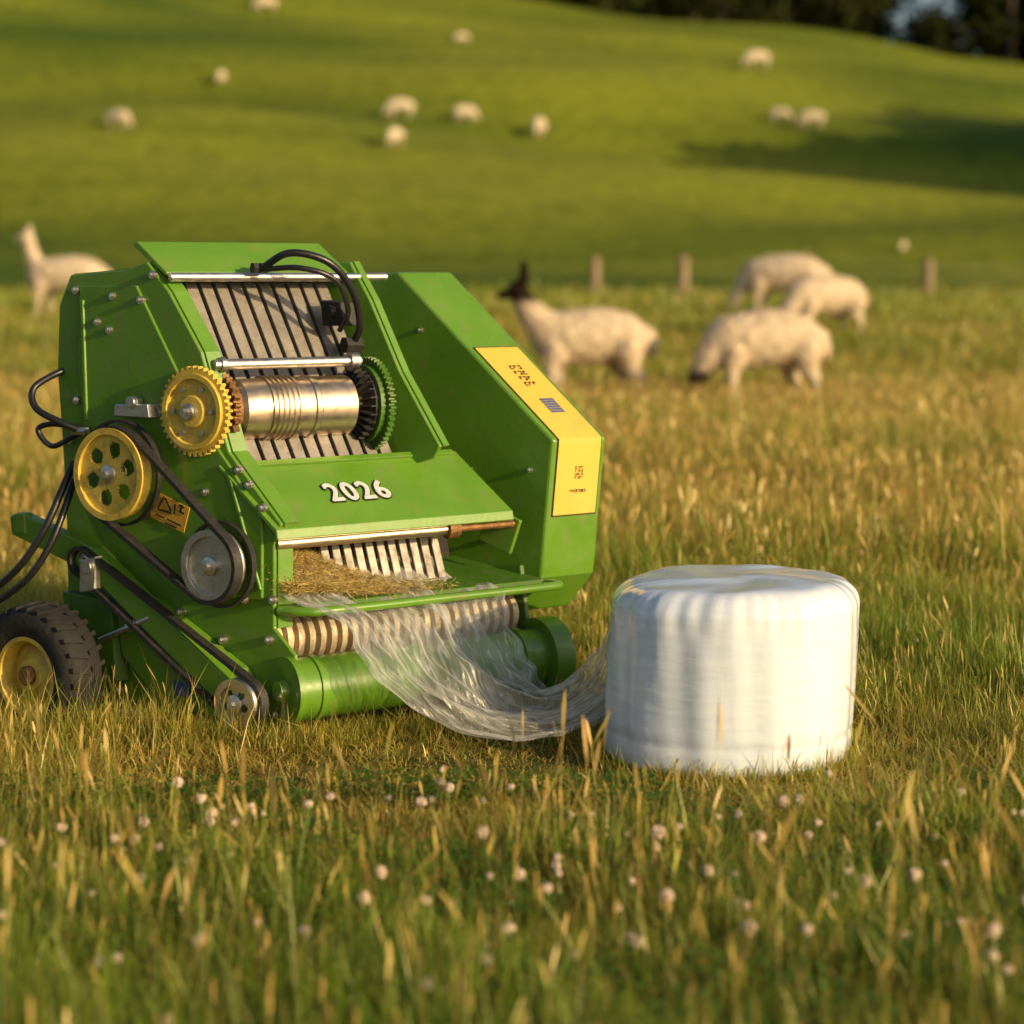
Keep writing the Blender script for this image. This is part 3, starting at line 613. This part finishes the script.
# ------------------------------------------------------------ film
def film():
    rows=[((276,562,5.98),(430,556,6.40)),((280,588,5.92),(462,580,6.33)),((292,601,5.88),(492,588,6.27)),((336,622,5.83),(504,610,6.20)),((362,655,5.78),(516,642,6.10)),((396,692,5.72),(534,668,6.02)),((446,724,5.69),(554,682,5.97)),((520,741,5.68),(574,674,5.92)),((572,736,5.69),(592,652,5.88)),((608,716,5.71),(610,628,5.84))]
    Lp=spline([Fp(*a) for a,b in rows],16); Rp=spline([Fp(*b) for a,b in rows],16); nr=len(Lp); nc=170; V=[];F=[];UV=[]
    for i in range(nr):
        s=i/(nr-1); l=Lp[i]; r=Rp[i]; d=r-l
        t=nrm(Lp[min(i+1,nr-1)]+Rp[min(i+1,nr-1)]-Lp[max(i-1,0)]-Rp[max(i-1,0)]); nn=nrm(np.cross(nrm(d),t))
        amp=.004+.017*math.sin(math.pi*min(1,s*1.05))**1.2
        for j in range(nc):
            c=j/(nc-1); ph=c+.10*math.sin(s*5)+.03*math.sin(s*13+c*4)
            f=amp*(math.sin(ph*14+2*math.sin(s*4))+.5*math.sin(ph*29+s*6+1)+.28*math.sin(ph*58-s*12+2*math.sin(s*9))+.15*math.sin(ph*117+s*17)+.14*math.sin(s*34+c*11)+.08*math.sin(s*71-c*23))
            sag=-.03*math.sin(math.pi*c)*math.sin(math.pi*s)
            ed=(.014*math.sin(s*23+(0 if j<nc/2 else 2))+.006*math.sin(s*71+c))*abs(2*c-1)**4
            p=l+d*c+nn*f+np.array([0,0,sag])+nrm(d)*ed
            p[2]=max(p[2],.012+.01*math.sin(c*20)); V.append(p); UV.append((c,s))
    for i in range(nr-1):
        for j in range(nc-1): F.append((i*nc+j,i*nc+j+1,(i+1)*nc+j+1,(i+1)*nc+j))
    m=bpy.data.materials.new('wrap_film'); m.use_nodes=True; nt=m.node_tree; nt.nodes.clear(); N=nt.nodes.new; L=nt.links.new
    uv=N('ShaderNodeUVMap')
    def nz(sc,det,dist,rot=0):
        mp=N('ShaderNodeMapping'); mp.inputs['Scale'].default_value=sc; mp.inputs['Rotation'].default_value=(0,0,rot); L(uv.outputs[0],mp.inputs[0])
        q=N('ShaderNodeTexNoise'); q.inputs['Scale'].default_value=1; q.inputs['Detail'].default_value=det; q.inputs['Roughness'].default_value=.55; q.inputs['Distortion'].default_value=dist; L(mp.outputs[0],q.inputs[0]); return q
    n1=nz((6,3,1),5,.9,.15); n2=nz((34,11,1),5,1.6,.1)
    mr=N('ShaderNodeMapRange'); mr.inputs[1].default_value=.38; mr.inputs[2].default_value=.66; mr.inputs[3].default_value=.14; mr.inputs[4].default_value=.50; L(n1.outputs[0],mr.inputs[0])
    m2_=N('ShaderNodeMapRange'); m2_.inputs[1].default_value=.50; m2_.inputs[2].default_value=.66; m2_.inputs[4].default_value=.40; L(n2.outputs[0],m2_.inputs[0])
    lw=N('ShaderNodeLayerWeight'); lw.inputs[0].default_value=.4
    a1=N('ShaderNodeMath'); L(mr.outputs[0],a1.inputs[0]); L(m2_.outputs[0],a1.inputs[1])
    a2=N('ShaderNodeMath'); a2.operation='MULTIPLY_ADD'; L(lw.outputs['Facing'],a2.inputs[0]); a2.inputs[1].default_value=.5; L(a1.outputs[0],a2.inputs[2]); a2.use_clamp=True
    di=N('ShaderNodeBsdfDiffuse'); di.inputs[0].default_value=(.88,.87,.84,1); tl=N('ShaderNodeBsdfTranslucent'); tl.inputs[0].default_value=(.88,.86,.8,1)
    gl=N('ShaderNodeBsdfGlossy'); gl.inputs['Roughness'].default_value=.18
    bp=N('ShaderNodeBump'); bp.inputs['Strength'].default_value=1.0; bp.inputs['Distance'].default_value=.012; L(n2.outputs[0],bp.inputs['Height'])
    for q in (di,gl,tl): L(bp.outputs[0],q.inputs['Normal'])
    m1=N('ShaderNodeMixShader'); m1.inputs[0].default_value=.4; L(di.outputs[0],m1.inputs[1]); L(tl.outputs[0],m1.inputs[2])
    m2=N('ShaderNodeMixShader'); m2.inputs[0].default_value=.26; L(m1.outputs[0],m2.inputs[1]); L(gl.outputs[0],m2.inputs[2])
    tr=N('ShaderNodeBsdfTransparent'); m3=N('ShaderNodeMixShader'); L(a2.outputs[0],m3.inputs[0]); L(tr.outputs[0],m3.inputs[1]); L(m2.outputs[0],m3.inputs[2])
    o=N('ShaderNodeOutputMaterial'); L(m3.outputs[0],o.inputs[0])
    ob=add('plastic_film',(V,F),m,None,True,uv=UV,ang=180); thing(ob,'translucent plastic wrap film draped from baler to bale','plastic film')
film()
# ------------------------------------------------------------ animals
def blobby(name,chains,vox=.02):
    bm=bmesh.new()
    for ch in chains:
        for i in range(len(ch)-1):
            (a,ra),(b,rb)=ch[i],ch[i+1]; a=np.array(a,float);b=np.array(b,float); n=max(2,int(np.linalg.norm(b-a)/(min(ra,rb)*.25)))
            for k in range(n+1):
                t=k/n; c=a+(b-a)*t; r=ra+(rb-ra)*t
                bmesh.ops.create_icosphere(bm,subdivisions=2,radius=r,matrix=Matrix.Translation(Vector(c)))
    me=bpy.data.meshes.new('t'); bm.to_mesh(me); bm.free(); o=bpy.data.objects.new('t',me); COL.objects.link(o)
    r=o.modifiers.new('r','REMESH'); r.mode='VOXEL'; r.voxel_size=vox
    s=o.modifiers.new('s','SMOOTH'); s.iterations=4; s.factor=.6
    for sc,st in((.16,.03),(.05,.020)):
        tx=bpy.data.textures.new('t','CLOUDS'); tx.noise_scale=sc; d=o.modifiers.new('d','DISPLACE'); d.texture=tx; d.strength=st; d.mid_level=.5; d.texture_coords='LOCAL'
    bpy.context.view_layer.update()
    m=bpy.data.meshes.new_from_object(o.evaluated_get(bpy.context.evaluated_depsgraph_get())); m.name=name
    bpy.data.objects.remove(o); bpy.data.meshes.remove(me); m.materials.clear(); m.materials.append(FLEECE); m.shade_smooth(); return m
def legs(front=-.38,hind=.44):
    L=[]
    for s in(-1,1):
        k=.06*s
        L.append([((front,.13*s,.62),.15),((front+.02+k,.135*s,.44),.082),((front+.01+k,.135*s,.30),.052),((front+.015+k,.135*s,.08),.037),((front-.01+k,.135*s,.035),.041)])
        L.append([((hind-.02,.13*s,.66),.20),((hind-.06-k,.15*s,.48),.115),((hind+.05-k,.15*s,.31),.055),((hind+.02-k,.15*s,.08),.039),((hind-.01-k,.15*s,.035),.043)])
    return L
def trunk(): return [[((.50,0,.71),.22),((.36,0,.74),.28),((.18,0,.755),.30),((-.02,0,.75),.30),((-.22,0,.74),.29),((-.42,0,.75),.23)],[((.68,0,.78),.07),((.73,0,.66),.06),((.73,0,.56),.035)]]
def headup():
    c=[[((-.42,0,.80),.22),((-.57,0,.93),.16),((-.67,0,1.06),.13),((-.735,0,1.17),.115),((-.76,0,1.23),.11)],[((-.76,0,1.23),.10),((-.88,0,1.20),.068),((-.96,0,1.18),.05)]]
    for s in(-1,1): c.append([((-.725,.06*s,1.31),.040),((-.71,.11*s,1.40),.042),((-.71,.135*s,1.48),.032),((-.725,.13*s,1.55),.013)])
    return c
def headtall():
    c=[[((-.42,0,.80),.20),((-.54,0,.98),.13),((-.60,0,1.16),.105),((-.63,0,1.32),.095),((-.65,0,1.37),.10)],[((-.65,0,1.37),.09),((-.76,0,1.345),.06),((-.83,0,1.33),.045)]]
    for s in(-1,1): c.append([((-.62,.045*s,1.43),.03),((-.61,.065*s,1.50),.026),((-.60,.06*s,1.57),.012)])
    return c
def headdown():
    c=[[((-.42,0,.76),.23),((-.58,0,.63),.165),((-.70,0,.48),.12),((-.77,0,.35),.10),((-.79,0,.30),.10)],[((-.79,0,.29),.09),((-.86,0,.20),.062),((-.90,0,.14),.048)]]
    for s in(-1,1): c.append([((-.74,.09*s,.36),.03),((-.71,.14*s,.37),.026),((-.68,.18*s,.36),.013)])
    return c
m_up=blobby('alpaca_standing',trunk()+legs()+headup())
m_tall=blobby('alpaca_tall',trunk()+legs()+headtall())
m_dn=blobby('alpaca_grazing',trunk()+legs()+headdown())
def paint(m,fn):
    V=np.zeros(len(m.vertices)*3); m.vertices.foreach_get('co',V); V=V.reshape(-1,3); C=np.ones((len(V),4)); C[:,:3]=fn(V)
    a=m.attributes.get('col') or m.attributes.new('col','FLOAT_COLOR','POINT'); a.data.foreach_set('color',C.ravel())
def cream(V,head=None,hc=(.025,.016,.012)):
    c=np.tile(np.array([.74,.61,.45]),(len(V),1)); nz=.5+.5*np.sin(V[:,0]*23+np.sin(V[:,2]*31)*2+V[:,1]*17)
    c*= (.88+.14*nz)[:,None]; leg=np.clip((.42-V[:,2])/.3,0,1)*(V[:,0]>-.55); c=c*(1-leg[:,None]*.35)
    if head is not None: w=head(V)[:,None]; c=c*(1-w)+np.array(hc)*w
    return c
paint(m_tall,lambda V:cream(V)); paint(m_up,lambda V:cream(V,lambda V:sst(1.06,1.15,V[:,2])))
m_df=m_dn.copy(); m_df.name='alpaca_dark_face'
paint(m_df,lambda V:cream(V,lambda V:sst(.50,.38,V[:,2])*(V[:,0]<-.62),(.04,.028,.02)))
paint(m_dn,lambda V:cream(V,lambda V:.6*sst(.36,.22,V[:,2])*(V[:,0]<-.66),(.2,.14,.1)))
eyeV=lathe((0,0,-.012),(0,0,1),[(0,.002),(.004,.010),(.012,.0135),(.02,.010),(.024,.002)],14)
def wool(m,n):
    k=len(m.vertices); V=np.zeros(k*3); m.vertices.foreach_get('co',V); V=V.reshape(-1,3); Nn=np.zeros(k*3); m.vertices.foreach_get('normal',Nn); Nn=Nn.reshape(-1,3)
    C=np.zeros(k*4); m.attributes['col'].data.foreach_get('color',C); C=C.reshape(-1,4)[:,:3]
    ok=np.where((V[:,2]>.42)&(C[:,0]>.4))[0]; i=ok[rng.integers(0,len(ok),n)]
    up=Nn[i]*.35+rng.normal(0,.45,(n,3))-np.array([0,0,.2]); up/=np.linalg.norm(up,axis=1)[:,None]; sd=np.cross(up,Nn[i]+rng.normal(0,.2,(n,3))); sd/=np.linalg.norm(sd,axis=1)[:,None]
    c=np.clip(C[i]*rng.uniform(1.0,1.3,(n,1)),0,.9); o=ribbons('wool',V[i]-Nn[i]*.002,up,sd,rng.normal(0,.15,(n,3)),rng.uniform(.02,.045,n),rng.uniform(.010,.020,n),((0,1),(.5,.9),(1,0)),c,c,WOOLM)
    COL.objects.unlink(o); me=o.data; bpy.data.objects.remove(o); return me
wools={m_up:wool(m_up,5000),m_df:wool(m_df,5000),m_dn:wool(m_dn,4000),m_tall:wool(m_tall,4000)}
def animal(mesh,px,d,rot,scale,label,eye=None,sx=1):
    x=(px-512)/FL*d; z=float(terr(x,d)); o=bpy.data.objects.new('alpaca',mesh); COL.objects.link(o); o.location=(x,d,z-.01); o.rotation_euler=(0,0,rot); o.scale=(scale*sx,scale,scale)
    thing(o,label,'alpaca','alpacas grazing on the pasture')
    if eye:
        for s in(-1,1):
            p=(eye[0],eye[1]*s,eye[2]); V,F=eyeV; me=bpy.data.meshes.new('eye'); me.from_pydata([tuple(v) for v in V],[],F); me.materials.append(EY); me.shade_smooth()
            e=bpy.data.objects.new('eye',me); COL.objects.link(e); e.parent=o; e.location=p
        w_=bpy.data.objects.new('wool',wools[mesh]); COL.objects.link(w_); w_.parent=o
    return o
animal(m_up,588,20.8,.10,1.0,'cream alpaca with dark head and upright ears in golden grass',(-.83,.088,1.25),.95)
animal(m_tall,66,36,-.1,1.10,'cream alpaca standing with neck raised in meadow',(-.71,.085,1.385))
animal(m_df,764,20.4,.20,1.0,'woolly cream alpaca with dark face grazing head down',(-.84,.082,.28),.92)
animal(m_dn,826,29.5,.45,.95,'pale alpaca grazing behind another alpaca',(-.84,.082,.28))
animal(m_dn,784,36,-.2,1.12,'pale alpaca grazing near the fence line',(-.84,.082,.28))
def y_on_hill(px,py):
    for y in np.arange(62,200,.25):
        x=(px-512)/FL*y; p=275-(float(terr(x,y))-CH)/y*FL
        if p<=py: return y
    return 180
for px,py,rot,sc,lab in [(118,131,2.6,1.0,'small pale alpaca on the green hillside'),(400,120,.2,1.1,'small pale alpaca grazing on the hillside'),(395,148,1.2,.95,'small pale alpaca lying low on the hillside'),(465,124,3.4,.95,'small pale alpaca grazing on the hillside'),(539,138,1.4,1.1,'small cream alpaca turned towards the fence on hillside'),(757,70,.3,1.2,'small pale alpaca near the top of the hill'),(780,123,2.9,.8,'small grey alpaca in shade on the hillside'),(812,129,.1,1.0,'small grey alpaca in shade on the hillside'),(266,12,.4,1.2,'tiny pale alpaca high on the hillside'),(221,84,1.5,.8,'tiny pale alpaca on the hillside'),(462,44,.5,.7,'tiny pale alpaca high on the hillside'),(903,252,1.2,.4,'tiny pale alpaca low in the pasture')]:
    y=y_on_hill(px,py); animal(m_dn,px,y,rot,sc,lab)
# ------------------------------------------------------------ fence
fx=[(595,61),(683,55),(805,64),(928,58),(1060,60)]
fence=empty('fence',((683-512)/FL*58,58,float(terr(5,58)))); thing(fence,'weathered wooden post and wire fence across pasture','fence')
pts=[]
for i,(px,d) in enumerate(fx):
    x=(px-512)/FL*d; z=float(terr(x,d)); w=.15 if i!=2 else .08
    add('fence_post',lathe((x,d,z-.2),(.01,.0,1),[(0,w*1.1),(.5,w),(1.5,w*.95),(1.56,w*.6)],10),WD,fence); pts.append((x,d,z))
wires=[]
for h in(.35,.75,1.1): wires.append(tube([(p[0],p[1]-.16,p[2]+h) for p in pts],.008,6,smooth=False))
add('fence_wire',join(*wires),ST,fence)
# ------------------------------------------------------------ woods
def wood(name,label,trees,n,leafc=(.030,.036,.010),ls=1.0):
    C=[];R_=[];trunks=[]
    for x,y,H in trees:
        z=float(terr(x,y)); trunks.append(cyl((x,y,z-.5),(x+rng.uniform(-.5,.5),y,z+H*.7),.35*H/16,8,.12*H/16))
        for j in range(10):
            a=rng.uniform(0,6.28); rr=H*.22*rng.uniform(.2,1); C.append((x+rr*math.cos(a),y+rr*math.sin(a),z+H*rng.uniform(.12,.92))); R_.append(H*rng.uniform(.11,.21))
    C=np.array(C);R_=np.array(R_); p=R_**2/np.sum(R_**2); i=rng.choice(len(C),n,p=p); d=rng.normal(0,1,(n,3)); d/=np.linalg.norm(d,axis=1)[:,None]
    base=C[i]+d*(R_[i]*rng.uniform(.3,1.08,n)**.5)[:,None]
    up=rng.normal(0,1,(n,3)); up/=np.linalg.norm(up,axis=1)[:,None]; sd=np.cross(up,d+.01); sd/=np.linalg.norm(sd,axis=1)[:,None]
    c=jit(leafc,n,.4)
    o=ribbons(name,base,up,sd,np.zeros((n,3)),rng.uniform(.6,1.2,n)*ls,rng.uniform(.4,.8,n)*ls,((0,.5),(.5,1),(1,0)),c,c*1.2,LEAFM); stuff(o,label)
    t=add(name+'_trunks',join(*trunks),surf('bark',(.05,.038,.025),(.08,.06,.04),.9)); stuff(t,'tree trunks of the wood')
T=[]
for k in range(150):
    x=rng.uniform(-8,110); y=rng.uniform(196,236); gap=abs(x*209/y-46)<5.0
    if gap: T.append((x,y,rng.uniform(6.0,7.6) if y<215 else rng.uniform(7.5,9)))
    else: T.append((x,y,rng.uniform(15,21)+max(0,x-40)*.1))
for k in range(10): T.append((rng.uniform(41,51),rng.uniform(200,206),rng.uniform(4.5,6.2)))
wood('distant_wood','dark wood along the crest of the hill',T,190000)
T=[]
for k in range(13): T.append((38+k*1.9+rng.uniform(-1,1),88+ (k%4)*5+rng.uniform(-2,2),rng.uniform(10,14)))  # out-of-view trees, added to throw the dark shadow band across the right hill
wood('added_shade_wood','unseen trees added to cast shade on the hillside',T,30000,(.05,.06,.015),1.3)
# ------------------------------------------------------------ clover
fm=surf('clover_bloom',(.50,.36,.25),(.70,.56,.44),.85,0,60,.6,300)
bm=bmesh.new(); bmesh.ops.create_icosphere(bm,subdivisions=3,radius=.0105,matrix=Matrix.Translation((0,0,0)))
for vv in bm.verts: vv.co*=1+.3*math.sin(vv.co.x*1500)*math.sin(vv.co.y*1500+1)*math.cos(vv.co.z*1300); vv.co.z*=.95
cm=bpy.data.meshes.new('clover_bloom'); bm.to_mesh(cm); bm.free(); cm.materials.append(fm)
stm=surf('clover_stem',(.10,.16,.03),(.14,.2,.04),.7); V,F=tube([(0,0,-.15),(.004,0,-.08),(0,0,-.005)],.0013,6,3)
sm=bpy.data.meshes.new('stem'); sm.from_pydata([tuple(v) for v in V],[],F); sm.materials.append(stm)
k=0; cen=[(rng.uniform(-1.1,1.1),rng.uniform(3.7,5.0)) for _ in range(24)]
while k<120:
    q=rng.uniform()
    if q<.62: c0=cen[rng.integers(0,24)]; d=c0[1]+rng.normal(0,.18); x=c0[0]+rng.normal(0,.16)
    elif q<.82: d=rng.uniform(3.5,5.0); x=rng.uniform(-1,1)*d*.26
    else: d=rng.uniform(6.5,11); x=rng.uniform(-1,1)*d*.26
    if (abs(x)<.9 and 5.1<d<7.6) or d<3.3: continue
    h=rng.uniform(.08,.14); o=bpy.data.objects.new('clover_flower',cm); COL.objects.link(o); o.location=(x,d,float(terr(x,d))+h); s=rng.uniform(.6,1.35); o.scale=(s,s,s*rng.uniform(.8,1.2)); o.rotation_euler=(rng.uniform(-.3,.3),rng.uniform(-.3,.3),rng.uniform(0,6))
    thing(o,'small pale beige clover bloom among meadow grass','clover flower','clover flowers in the meadow')
    e=bpy.data.objects.new('stem',sm); COL.objects.link(e); e.parent=o; k+=1
# ------------------------------------------------------------ light
sdir=nrm([.80,-.60,0]); el=math.radians(16)
sunv=Vector((sdir[0]*math.cos(el),sdir[1]*math.cos(el),math.sin(el)))
sl=bpy.data.lights.new('sun','SUN'); sl.energy=5.0; sl.angle=math.radians(.6); sl.color=(1,.75,.40)
so=bpy.data.objects.new('sun',sl); COL.objects.link(so); so.rotation_euler=(-sunv).to_track_quat('-Z','Y').to_euler(); so.location=(20,-20,15)
w=bpy.data.worlds.new('World'); scene.world=w; w.use_nodes=True; nt=w.node_tree; bg=nt.nodes['Background']
sk=nt.nodes.new('ShaderNodeTexSky'); sk.sky_type='NISHITA'; sk.sun_disc=False; sk.sun_elevation=el; sk.sun_rotation=math.atan2(sdir[0],sdir[1]); sk.dust_density=3
nt.links.new(sk.outputs[0],bg.inputs[0]); bg.inputs[1].default_value=.13
# ------------------------------------------------------------ camera
cd=bpy.data.cameras.new('camera'); cam=bpy.data.objects.new('camera',cd); COL.objects.link(cam); scene.camera=cam
cam.location=(0,0,CH); cam.rotation_euler=(math.radians(90),0,0); cd.lens=70; cd.sensor_width=36; cd.shift_y=-237/1024; cd.clip_end=3000; cd.clip_start=.05
cd.dof.use_dof=True; cd.dof.focus_distance=5.95; cd.dof.aperture_fstop=1.6
